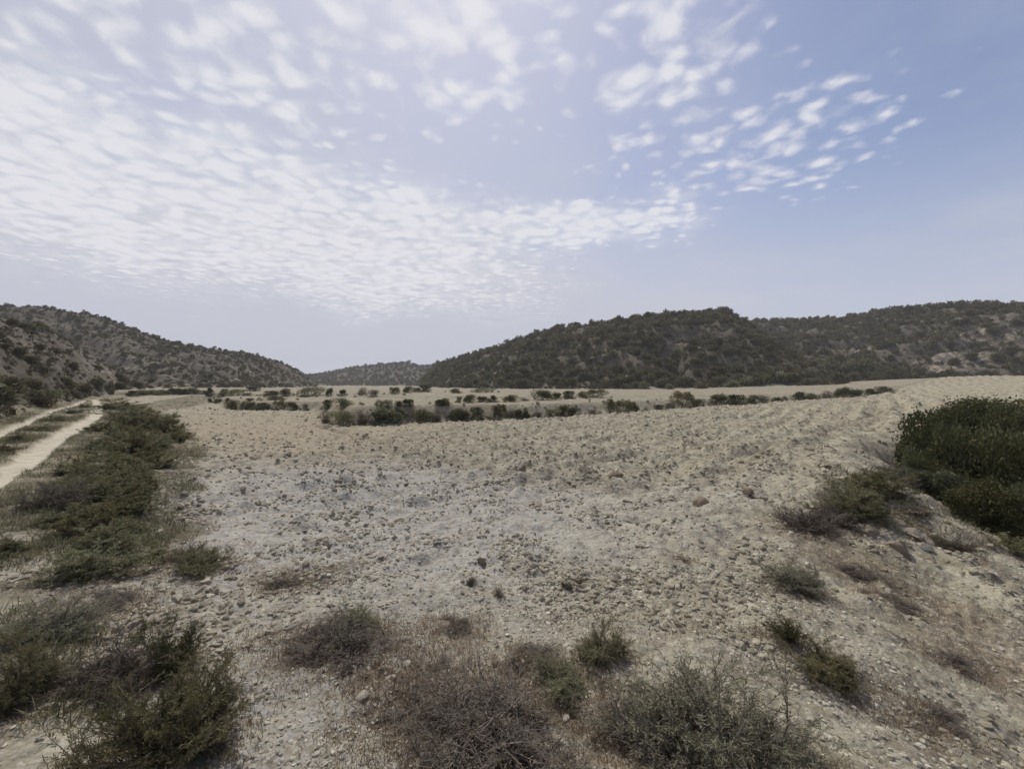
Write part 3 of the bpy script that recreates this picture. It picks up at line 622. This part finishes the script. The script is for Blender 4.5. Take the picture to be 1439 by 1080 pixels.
# ------------------------------------------------------------------ hillside scrub
GREENS = []
for i in range(3):
    V, Q, t = lobed_foliage(740 + i, 420, .13, 4 + i, .75); GREENS.append(mesh('green_hill_shrub_foliage', V, [Q], None, L_OLIVE, False, {'tint': t}))
GR = [(1010,541,20),(1030,544,18),(1052,541,22),(1075,538,20),(1098,534,24),(1122,532,18),(1140,528,22),(1165,523,26),(1192,520,22),(1215,520,24),(1240,518,18),(1110,522,20),(1150,512,18),(1180,508,22),(985,546,16),(940,547,14),(905,546,14),(1262,524,18),(1290,524,16),(45,548,20),(95,540,22),(70,560,24),(115,548,20),(15,565,22)]
for i, (u, v, wp) in enumerate(sorted(GR[:19]) + sorted(GR[19:])):
    x, y = hit(u, v); px = y / F; rt = i < 19
    small('green_hill_shrub', GREENS[i % 3], x, y, wp * px * 1.2, wp * px * .75, f"bright olive shrub at the foot of the {'right' if rt else 'left'} hills, {ordn(i if rt else i - 19)} from the left", 'shrub', f"olive shrubs at the foot of the {'right' if rt else 'left'} hills")
HS = []
for i in range(6):
    V, Q, t = lobed_foliage(700 + i, 420, .15, 3 + i % 4, .7); HS.append((mesh('hill_shrub_foliage', V, [Q], None, L_HILL, False, {'tint': t})))
def scatter_hill(tab, spacing, dens, smin, smax, u0, u1, seed, tmax=1.06, tmin=.01):
    rng = np.random.default_rng(seed); out = []
    rmin = min(r[3] for r in tab); rmax = max(r[2] for r in tab) * 1.8
    xs = np.arange(-rmax, rmax, spacing); ys = np.arange(5, rmax, spacing); X, Y = np.meshgrid(xs, ys)
    X = (X + rng.uniform(-.5, .5, X.shape) * spacing).ravel(); Y = (Y + rng.uniform(-.5, .5, Y.shape) * spacing).ravel()
    u = CX + F * X / Y; t, zc = hill_t(np.arctan2(X, Y), np.hypot(X, Y), tab)
    nz = fbm(X / 14, Y / 14, 3, seed) ; p = np.clip(dens + 1.1 * nz, 0.03, 1)
    for (bu, bv, br) in ((1345, 500, 13), (1400, 478, 13), (1330, 515, 9), (1205, 492, 8)):
        bx_, by_ = hit(bu, bv); p = p * (1 - .72 * np.exp(-(((X - bx_) ** 2 + (Y - by_) ** 2) / br ** 2)))
    k = (u > u0) & (u < u1) & (t > tmin) & (t < tmax) & (rng.uniform(0, 1, X.shape) < p)
    X, Y, t = X[k], Y[k], t[k]; s = rng.uniform(0, 1, len(X)) ** 1.6 * (smax - smin) + smin
    return np.c_[X, Y, s, t]
A = np.r_[scatter_hill(SPUR, 1.5, .16, .5, 1.7, -80, 225, 1), scatter_hill(SPUR, 1.4, .6, .7, 2.0, -80, 225, 11, .16)]
B = scatter_hill(LHILL, 1.75, .40, .6, 2.0, -60, 450, 2)
C = scatter_hill(RHILL, 1.7, .66, 1.0, 3.2, 590, 1530, 3)
E = scatter_hill(BACK, 1.85, .74, 1.0, 3.4, 880, 1530, 6)
D = scatter_hill(FAR, 3.6, .9, 1.4, 3.6, 430, 720, 4)
pts = np.concatenate([np.c_[A, np.full(len(A), 0)], np.c_[B, np.full(len(B), 1)], np.c_[C, np.full(len(C), 2)], np.c_[D, np.full(len(D), 3)], np.c_[E, np.full(len(E), 4)]])
# keep shrubs that stand on the slope which is topmost there
zz, _, _, _, wid = smooth_z(pts[:, 0], pts[:, 1], True)
owner = np.array([5, 2, 4, 1, 3])[pts[:, 4].astype(int)]; pts = pts[wid == owner]; 
zz = np.concatenate([land(pts[s:s + 5000, 0], pts[s:s + 5000, 1])['z'] for s in range(0, len(pts), 5000)])
# which of them the viewer sees over the ground in front
vis = np.ones(len(pts), bool)
for f in np.linspace(.25, .97, 30):
    vis &= smooth_z(pts[:, 0] * f, pts[:, 1] * f) < CZ + (zz + pts[:, 2] * .5 - CZ) * f
uu = CX + F * pts[:, 0] / pts[:, 1]
vis &= (uu > 5) & (uu < 1434) & ~((uu > 1290) & (CY - F * (zz - CZ) / pts[:, 1] > 545))
score = np.where(vis, pts[:, 2] / pts[:, 1], -1); order = np.argsort(-score)
top = set(order[:298].tolist())
HL = ['dark low shrub dotted on the bare nearer spur at left', 'dark shrub on the grey slope of the left hill', 'dark green shrub in the dense scrub of the rounded right hill', 'dark scrub on the distant ridge', 'dark shrub on the ridge running right behind the rounded hill']
HG = ['shrubs on the left spur', 'shrubs on the left hill', 'shrubs on the right hill', 'shrubs on the distant ridge', 'shrubs on the ridge behind']
hc = []
for i in order[:298]:
    x, y, s, t, k = pts[i]; k = int(k)
    small('hill_shrub', HS[i % 6], x, y, s * 1.1, s * random.uniform(.6, .85), HL[k], 'shrub', HG[k], .7)
protoV = []
for i in range(6):
    n = 100; V, Q, t = lobed_foliage(760 + i, n, .24, 3 + i % 4, .7); protoV.append((V, Q, t))
VV, QQ, TT, base = [], [], [], 0
rr = np.random.default_rng(5)
for i in range(len(pts)):
    if i in top: continue
    x, y, s, t, k = pts[i]; V, Q, tt = protoV[i % 6]; a = rr.uniform(0, 6.28); c, sn = math.cos(a), math.sin(a)
    hh = s * rr.uniform(.6, .95)
    W = np.c_[(V[:, 0] * c - V[:, 1] * sn) * s * 1.1 + x, (V[:, 0] * sn + V[:, 1] * c) * s * 1.1 + y, V[:, 2] * hh / .7 + zz[i] - .15]
    VV.append(W); QQ.append(Q + base); TT.append(np.clip(tt * .6 + rr.uniform(0, .45), 0, 1)); base += len(V)
tag(obj('hillside_scrub', mesh('hillside_scrub', np.concatenate(VV), [np.concatenate(QQ)], None, L_HILL, False, {'tint': np.concatenate(TT)})), 'countless small dark shrubs covering the hillsides beyond the field', 'scrub', kind='stuff')

tus = np.concatenate([scatter_hill(SPUR, .95, .8, .25, .8, -60, 225, 51), scatter_hill(LHILL, 1.5, .8, .4, 1.1, -40, 450, 52), scatter_hill(RHILL, 1.6, .95, .5, 1.4, 590, 1500, 53), scatter_hill(BACK, 1.8, .85, .5, 1.4, 880, 1500, 54)])
tz = np.concatenate([land(tus[i:i + 20000, 0], tus[i:i + 20000, 1])['z'] for i in range(0, len(tus), 20000)])
tv = [lobed_foliage(780 + i, 40, .32, 3, .6) for i in range(5)]; VV, QQ, TT, base = [], [], [], 0
for i in range(len(tus)):
    x, y, z_, t = tus[i]; V, Q, tt = tv[i % 5]; a = rr.uniform(0, 6.28); c, sn = math.cos(a), math.sin(a)
    VV.append(np.c_[(V[:, 0] * c - V[:, 1] * sn) * z_ + x, (V[:, 0] * sn + V[:, 1] * c) * z_ + y, V[:, 2] * z_ + tz[i] - .05]); QQ.append(Q + base); TT.append(np.clip(tt * .5 + rr.uniform(0, .5), 0, 1)); base += len(V)
tag(obj('hillside_grass', mesh('hillside_grass', np.concatenate(VV), [np.concatenate(QQ)], None, L_TUS, False, {'tint': np.concatenate(TT)})), 'dry tussocks and dwarf scrub between the hillside shrubs', 'grass', kind='stuff')

# ------------------------------------------------------------------ stones and clods
def ico(sub):
    import bmesh
    bm = bmesh.new(); bmesh.ops.create_icosphere(bm, subdivisions=sub, radius=1.0); bm.verts.ensure_lookup_table()
    V = np.array([v.co[:] for v in bm.verts]); T = np.array([[v.index for v in f.verts] for f in bm.faces]); bm.free(); return V, T
IV, IT = ico(1)
def rocks(px, py, pz, sz, seed, squash=.6, lift=.15):
    rng = np.random.default_rng(seed); n = len(px); m = len(IV)
    V = IV[None] * rng.uniform(.68, 1.25, (n, m, 1)) + rng.normal(0, .10, (n, m, 3))
    V = V * np.c_[rng.uniform(.75, 1.35, n), rng.uniform(.7, 1.1, n), rng.uniform(.4, .9, n) * squash / .6][:, None, :]
    a = rng.uniform(0, 6.28, n); t = rng.normal(0, .35, n); ca, sa, ct, st = np.cos(a), np.sin(a), np.cos(t), np.sin(t)
    x, y, z = V[..., 0], V[..., 1], V[..., 2]
    y, z = y * ct[:, None] - z * st[:, None], y * st[:, None] + z * ct[:, None]
    x, y = x * ca[:, None] - y * sa[:, None], x * sa[:, None] + y * ca[:, None]
    W = np.stack([x, y, z], -1) * (sz / 2)[:, None, None] + np.c_[px, py, pz + sz * lift][:, None, :]
    T = (IT[None] + (np.arange(n) * m)[:, None, None]).reshape(-1, 3)
    return W.reshape(-1, 3), T, np.repeat(np.clip(rng.normal(.5, .26, n), 0, 1), len(IT))
def scatter_stones(n, r0, r1, s0, s1, pw, seed, name, mat, fieldmin, label):
    rng = np.random.default_rng(seed)
    r = np.exp(rng.uniform(0, 1, n) ** pw * math.log(r1 / r0)) * r0; a = np.radians(rng.uniform(-55, 55, n))
    x, y = r * np.sin(a), r * np.cos(a); L = land(x, y)
    cl = 1.5 * fbm(x / 1.4, y / 1.4, 4, seed)
    k = (L['hill'] < .2) & (L['track'] < .3) & (L['gully'] < .5) & (L['beyond'] < .3) & ((L['field'] > fieldmin) | (rng.uniform(0, 1, n) < .5)) & (rng.uniform(0, 1, n) < .55 + cl)
    k &= rng.uniform(0, 1, n) < np.where((r > 4.5) & (L['field'] > .5), .62 + .45 * L['furrow'] * sstep(-9, 1, x), 1.0)
    verge = (x < -4) & (L['field'] < .3) & (r > 6); k &= ~verge
    k &= rng.uniform(0, 1, n) > .65 * np.clip(L['slope'] * 1.3 + .8 * sstep(2.2, 3.6, x) * (r < 7), 0, 1)
    x, y, r, z = x[k], y[k], r[k], L['z'][k]; w = rng.uniform(0, 1, len(x)) ** 2.6
    sz = (s0 + (s1 - s0) * w) * (1 + .6 * np.clip(cl[k], -.6, 1)) * np.clip(r / 5, .35, 3.0) ** .7
    V, T, t = rocks(x, y, z, sz, seed, .6, .04)
    tag(obj(name, mesh(name, V, [T], None, mat, False, {'tint': t})), label, name, kind='stuff')
scatter_stones(100000, 3.2, 60, .013, .072, 1.15, 11, 'clods', M_CLOD, .5, 'loose clods of dry earth strewn over the ploughed field')
scatter_stones(60000, 1.3, 14, .007, .045, 1.0, 12, 'gravel', M_STONE, -1, 'pale gravel strewn over the stony foreground')

SV, ST = ico(4)
def stone_mesh(name, seed, mat, squash=.6, facets=7, rough=.06):
    rng = np.random.default_rng(seed); V = SV.copy()
    for k in range(facets):
        d = unit(rng, 1)[0]; o = rng.uniform(.45, .8); s = V @ d; V = V - np.where(s > o, (s - o) * .97, 0)[:, None] * d
    V = V * (1 + rough * (1.5 * fbm(V[:, 0] * 1.6 + seed, V[:, 1] * 1.6 + V[:, 2] * 1.3, 4, seed, .65) + .8 * fbm(V[:, 2] * 3 + seed, V[:, 1] * 2.6 - V[:, 0] * 1.1, 3, seed + 5)))[:, None]
    V = V * np.array([1.0, .78, squash]) / 2
    return mesh(name, V, [ST], None, mat, True, {'tint': np.full(len(ST), rng.uniform(.35, .8))})
STM = [stone_mesh('stone', 30 + i, M_STONE, .5 + .05 * i, 14, .10) for i in range(4)]
CLM = [stone_mesh('clod', 50 + i, M_DARKCLOD, .7, 4, .22) for i in range(3)]
RKM = [stone_mesh('rock', 70 + i, M_ROCK, .75, 5, .42) for i in range(4)]
def lump(name, me, u, v, w, label, cat, sink=.2, rz=None, zs=1.0):
    x, y = hit(u, v); s = w / F * y; key = (name, me.name)
    if key not in FIRST: FIRST[key] = obj(name, me); o = FIRST[key]
    else: o = FIRST[key].copy(); COL.objects.link(o)
    o.location = (x, y, gz(x, y) + s * (.28 - sink) * zs); o.rotation_euler = (random.uniform(-.2, .2), random.uniform(-.2, .2), random.uniform(0, 6.28) if rz is None else rz); o.scale = (s, s, s * zs)
    for k in ('label', 'category', 'group'):
        if k in o.keys(): del o[k]
    return tag(o, label, cat)
for i, (u, v, w, lab) in enumerate([
 (670,1046,24,'bright pale oval stone left of the sprawling dry shrub, bottom centre'),(494,938,13,'small round white stone below the dark wispy shrub'),(572,937,18,'pale flat stone right of the dark wispy shrub'),
 (290,897,17,'pale flat stone with a dark underside behind the large olive shrub'),(302,908,20,'pale stone just below the flat one behind the large olive shrub'),(297,885,12,'brownish block stone above the pale pair, left'),
 (795,1014,18,'pale stone under the twigs of the sprawling dry shrub'),(598,1058,26,'broad pale stone at the bottom edge left of centre'),(510,985,24,'large flat cream stone on bare soil, lower left of centre'),
 (548,960,22,'knobbly pale stone beside reddish dry grass'),(150,985,16,'small white stone in front of the large olive shrub'),(205,725,24,'long pale stone at the edge of verge and field'),
 (225,748,16,'pale stone below the long one by the verge'),(60,1040,20,'pale stone in the bottom left corner'),(360,1010,16,'pale stone on the stony patch beside the large olive shrub'),
 (330,1050,14,'small pale stone at bottom beside the dry shrub'),(618,1075,26,'pale stone cut by the bottom edge'),(1265,690,36,'long pale slab on the bank top by the thicket'),
 (1210,745,24,'light grey stone left of the dark hollow'),(1300,770,22,'light stone on the slope right of the dark hollow')]):
    lump('stone', STM[i % 4], u, v, w, lab, 'stone')
for i, (u, v, w, lab) in enumerate([(985,708,26,'large brown clod on tilled soil, right of centre'),(866,672,22,'brown clod in the furrow line at mid field'),(676,792,20,'reddish dark clod alone on pale tilled soil'),
 (1050,700,18,'brown clod right of the large brown clod'),(890,680,14,'small brown clod beside the one in the furrow line'),(735,660,14,'small dark clod on the mid field, centre')]):
    lump('clod', CLM[i % 3], u, v, w, lab, 'clod')
for i, (u, v, w, lab, zs) in enumerate([(1212,748,64,'grey weathered rock left of the dark hollow on the bank',.9),(1262,775,66,'grey upright rock below the dark hollow on the bank',1.1),(1252,735,62,'grey rock roofing the dark hollow on the bank',.7),
 (1290,750,72,'flat purplish grey rock right of the dark hollow',.6),(1305,785,48,'low grey rock lowest on the bare slope',.7),(1225,775,34,'small grey rock in front of the dark hollow',.7)]):
    lump('rock', RKM[i % 4], u, v, w * .68, lab, 'rock', .32, None, zs)
# chalky outcrop at the foot of the left hill
lump('rock_outcrop', stone_mesh('rock_outcrop', 91, M_STONE, .6, 9, .25), 331, 537, 12, 'small white rocky outcrop at the foot of the left hill', 'rock outcrop', .1)

# ------------------------------------------------------------------ grasses
def grass(name, mat, spots, label, seed, hgt, wid):
    """spots: (u, v, rx, ry metres, blades)"""
    rng = np.random.default_rng(seed); X, Y, S_ = [], [], []
    for (u, v, rx, ry, n) in spots:
        cx, cy = hit(u, v) if rx > 0 else (u, v); rx = abs(rx); m = max(3, n // 14); a = rng.uniform(0, 6.28, m); q = np.sqrt(rng.uniform(0, 1, m))
        tx, ty = cx + rx * q * np.cos(a), cy + ry * q * np.sin(a); p = rng.integers(0, m, n)
        sp = .05 + .004 * cy
        X.append(tx[p] + rng.normal(0, sp, n)); Y.append(ty[p] + rng.normal(0, sp, n)); S_.append(np.full(n, 1 + cy * .025))
    x, y, s = map(np.concatenate, (X, Y, S_)); k = y > .9; x, y, s = x[k], y[k], s[k]; L = land(x, y); k = (L['track'] < .25)
    if name == 'verge_grass': k &= (verge_mask(x, y) > rng.uniform(.05, .6, len(x))) | (x > 0) | (y < 3.6)
    x, y, s, z = x[k], y[k], s[k], L['z'][k]; n = len(x)
    d = np.c_[rng.normal(0, .55, n), rng.normal(0, .55, n), rng.uniform(.5, 1.1, n)]; d /= np.linalg.norm(d, axis=1, keepdims=True)
    h = hgt * rng.uniform(.4, 1.3, n) * s; a = rng.uniform(0, 6.28, n); sd = np.c_[np.cos(a), np.sin(a), np.zeros(n)] * (wid * s * .5)[:, None]
    b = np.c_[x, y, z - .01]; mid = b + d * (h * .55)[:, None]; d2 = d.copy(); d2[:, 2] -= .35; tip = mid + d2 * (h * .5)[:, None]
    V = np.stack([b - sd, b + sd, mid + sd * .7, mid - sd * .7, tip], 1).reshape(-1, 3); o = np.arange(n)[:, None] * 5
    tint = rng.uniform(0, 1, n)
    tag(obj(name, mesh(name, V, [o + [[0, 1, 2, 3]], o + [[3, 2, 4]]], None, mat, False, {'tint': np.r_[tint, tint]})), label, 'grass', kind='stuff')
grass('dry_grass', L_STRAW, [(640,940,.55,.3,2600),(700,1000,.4,.25,1600),(560,980,.35,.2,1200),(430,815,.5,.5,1200),(235,745,.6,.6,1100),(590,895,.5,.3,1300),(770,950,.3,.2,900),(880,880,.5,.3,700),(1190,770,.6,.5,1300),(1260,810,.7,.4,900),
 (1330,860,.6,.4,900),(1400,940,.4,.3,700),(1290,1010,.4,.25,600),(900,1040,.3,.15,700),(360,900,.5,.4,900),(110,860,.5,.4,900),(60,960,.3,.2,700),(520,1050,.3,.12,600),(450,950,.4,.2,700),(1080,850,.5,.4,500),(1010,900,.5,.3,500),
 (320,780,.7,.6,700),(700,870,.8,.4,700),(1040,780,.8,.6,400),(200,850,.5,.4,700)] + [(x, y, -(w * .75 + .05), w * .6 + .04, int(420 + 1500 * w)) for x, y, w in FRONT_XY], 'sparse reddish and straw-coloured dry grass between the foreground shrubs', 21, .055, .004)
grass('verge_grass', L_GRASS, [(150,690,1.5,1.6,5000),(180,650,1.8,2.5,5000),(110,720,1.2,1.0,3500),(200,615,2.2,4,4500),(160,590,3.5,7,4500),(120,770,.7,.7,2200),(170,750,.6,.6,1800),(40,640,1.2,1.5,2500),(90,610,1.8,3,2500),
 (0,634,1.0,.9,2500),(28,618,1.0,1.3,2500),(58,603,1.0,1.9,2500),(85,589,1.2,2.5,2500),(106,579,1.5,4,2000),(-40,662,1.0,.8,2000),(20,592,2,2.5,2500),(60,572,3,4,2500),(100,562,4,6,2500),(20,870,.3,.3,500),(90,920,.3,.2,500),(130,990,.2,.15,350),(1210,720,.7,.7,1500),(1300,720,.8,.8,900),(20,590,3,4,3000),(70,565,5,7,3000),(235,640,.9,1.6,1800),(1235,680,.9,.9,1200)], 'tufted olive-green grass on the verge beside the dirt track', 22, .11, .008)

# ------------------------------------------------------------------ light, sky, camera
SUN_AZ, SUN_EL = math.radians(-16), math.radians(55)
sd = bpy.data.lights.new('sun', 'SUN'); sd.energy = 3.5; sd.angle = math.radians(.6); sd.color = (1, .945, .82)
so = bpy.data.objects.new('sun', sd); COL.objects.link(so)
from mathutils import Vector
dirv = Vector((math.sin(SUN_AZ) * math.cos(SUN_EL), math.cos(SUN_AZ) * math.cos(SUN_EL), math.sin(SUN_EL)))
so.rotation_euler = dirv.to_track_quat('Z', 'Y').to_euler(); so.location = dirv * 50

w = bpy.data.worlds.new('World'); S.world = w; w.use_nodes = True; nt = w.node_tree; nt.nodes.clear(); q = N(nt)
sky = q.n('ShaderNodeTexSky', _sky_type='NISHITA', _sun_disc=False, _sun_elevation=SUN_EL, _sun_rotation=SUN_AZ, _altitude=400, _air_density=1.0, _dust_density=1.6, _ozone_density=2.0)
dr = q.n('ShaderNodeTexCoord').outputs['Generated']; sx = q.n('ShaderNodeSeparateXYZ', Vector=dr)
X, Y, Z = sx.outputs
zc = q.math('ADD', q.math('MAXIMUM', Z, 0.0), .055)
pv = q.n('ShaderNodeCombineXYZ', X=q.math('DIVIDE', X, zc), Y=q.math('DIVIDE', Y, zc), Z=0.0).outputs[0]
azn = q.math('ARCTAN2', X, Y); eln = q.math('ARCSINE', Z)
def eln_of(u, v): a = math.atan2(u - CX, F); return a, math.atan2(CY - v, math.hypot(u - CX, F))
wob = q.math('MULTIPLY_ADD', q.noise(pv, 1.1, 4, .6), .26, -.13); wob2 = q.math('MULTIPLY_ADD', q.noise(q.n('ShaderNodeVectorMath', _operation='ADD', **{'0': pv}).outputs[0] if False else dr, 5.0, 4, .6), .20, -.10)
def bank_of_cloud(u, v, ra, re, rot, soft=.55):
    a0, e0 = eln_of(u, v); c, s = math.cos(rot), math.sin(rot)
    a = q.math('ADD', q.math('SUBTRACT', azn, a0), wob); e = q.math('ADD', q.math('SUBTRACT', eln, e0), wob2)
    p = q.math('DIVIDE', q.math('ADD', q.math('MULTIPLY', a, c), q.math('MULTIPLY', e, s)), ra); r = q.math('DIVIDE', q.math('SUBTRACT', q.math('MULTIPLY', e, c), q.math('MULTIPLY', a, s)), re)
    d = q.math('SQRT', q.math('ADD', q.math('MULTIPLY', p, p), q.math('MULTIPLY', r, r)))
    return q.ramp(d, 1.0 + soft * .5, 1.0 - soft)
banks = [bank_of_cloud(330, 300, .80, .19, -.08, .5), bank_of_cloud(790, 312, .40, .075, -.06, .6), q.math('MULTIPLY', bank_of_cloud(600, 30, .46, .22, .0, .9), .88), q.math('MULTIPLY', bank_of_cloud(1070, 205, .27, .13, .0, .9), .80), q.math('MULTIPLY', bank_of_cloud(930, 90, .28, .20, .2, .95), .80), q.math('MULTIPLY', bank_of_cloud(250, 40, .5, .22, 0, .95), .8)]
cov = banks[0]
for b in banks[1:]: cov = q.math('MAXIMUM', cov, b)
warp = q.n('ShaderNodeVectorMath', _operation='MULTIPLY_ADD'); q.set(warp.inputs[0], q.n('ShaderNodeTexNoise', Vector=pv, Scale=4.0, Detail=2.0).outputs['Color']); warp.inputs[1].default_value = (.14, .14, 0); q.set(warp.inputs[2], pv)
cell = q.noise(warp.outputs[0], 11, 8, .62); cell2 = q.noise(warp.outputs[0], 2.4, 5, .6)
vo = q.n('ShaderNodeTexVoronoi', _feature='SMOOTH_F1', Vector=warp.outputs[0], Scale=12.5, Smoothness=.5, Randomness=.95).outputs['Distance']
puff = q.math('SUBTRACT', .92, vo)
den = q.math('ADD', q.math('ADD', q.math('MULTIPLY', puff, .34), q.math('MULTIPLY', cell, .42)), q.math('MULTIPLY', cell2, .24))
thr = q.math('MULTIPLY_ADD', cov, -.34, .68)
cl = q.ramp(q.math('SUBTRACT', den, thr), -.04, .195)
cl = q.math('MULTIPLY', cl, q.ramp(cov, .0, .35))
sheet = q.math('MULTIPLY', q.math('MULTIPLY', q.ramp(q.math('MAXIMUM', banks[0], banks[1]), .15, 1.0), q.ramp(q.noise(warp.outputs[0], 4.0, 7, .68), .34, .66)), .55)
cl = q.math('MAXIMUM', q.math('MULTIPLY', cl, .92), q.math('ADD', sheet, q.math('MULTIPLY', cl, .35)), clamp=True)
veil = q.math('MULTIPLY', q.ramp(azn, .85, -.4), .62); veil = q.math('ADD', veil, q.math('MULTIPLY', q.ramp(q.noise(pv, .8, 6, .65), .42, .75), .22))
veil = q.math('ADD', veil, .15)
veil = q.math('ADD', veil, q.math('MULTIPLY', q.ramp(eln, .50, .0), .75), clamp=True)
K = 10.0
col = q.mix(1.0, sky.outputs[0], (1.02, 1.0, 1.10), 'MULTIPLY')
col = q.mix(veil, col, (.56 * K, .575 * K, .665 * K))
col = q.mix(q.math('MULTIPLY', cl, .88), col, (.825 * K, .82 * K, .855 * K))
bg = q.n('ShaderNodeBackground', Color=col, Strength=.1)
o = q.n('ShaderNodeOutputWorld'); nt.links.new(bg.outputs[0], o.inputs[0])

hm_, hn = new_mat('haze_air'); hv = hn.nodes.new('ShaderNodeVolumePrincipled'); hv.inputs['Color'].default_value = (.86, .88, .95, 1); hv.inputs['Density'].default_value = HAZE
ho = hn.nodes.new('ShaderNodeOutputMaterial'); hn.links.new(hv.outputs[0], ho.inputs['Volume'])
hx = 1400.0; hb = np.array([[a, b, c] for a in (-hx, hx) for b in (-hx, hx) for c in (-4.0, 60.0)])
tag(obj('haze', mesh('haze', hb, [[[0, 1, 3, 2], [4, 6, 7, 5], [0, 4, 5, 1], [2, 3, 7, 6], [0, 2, 6, 4], [1, 5, 7, 3]]], None, hm_)), kind='stuff')
S.cycles.volume_bounces = 1

cam = bpy.data.cameras.new('camera'); cam.sensor_width = 36; cam.lens = F / 1439 * 36; cam.clip_start = .05; cam.clip_end = 6000
co = bpy.data.objects.new('camera', cam); COL.objects.link(co); co.location = (0, 0, CZ); co.rotation_euler = (math.radians(90), 0, 0); S.camera = co
S.view_settings.view_transform = 'Standard'; S.view_settings.look = 'None'; S.view_settings.exposure = 0; S.view_settings.gamma = 1
S.cycles.max_bounces = 6; S.cycles.transparent_max_bounces = 4
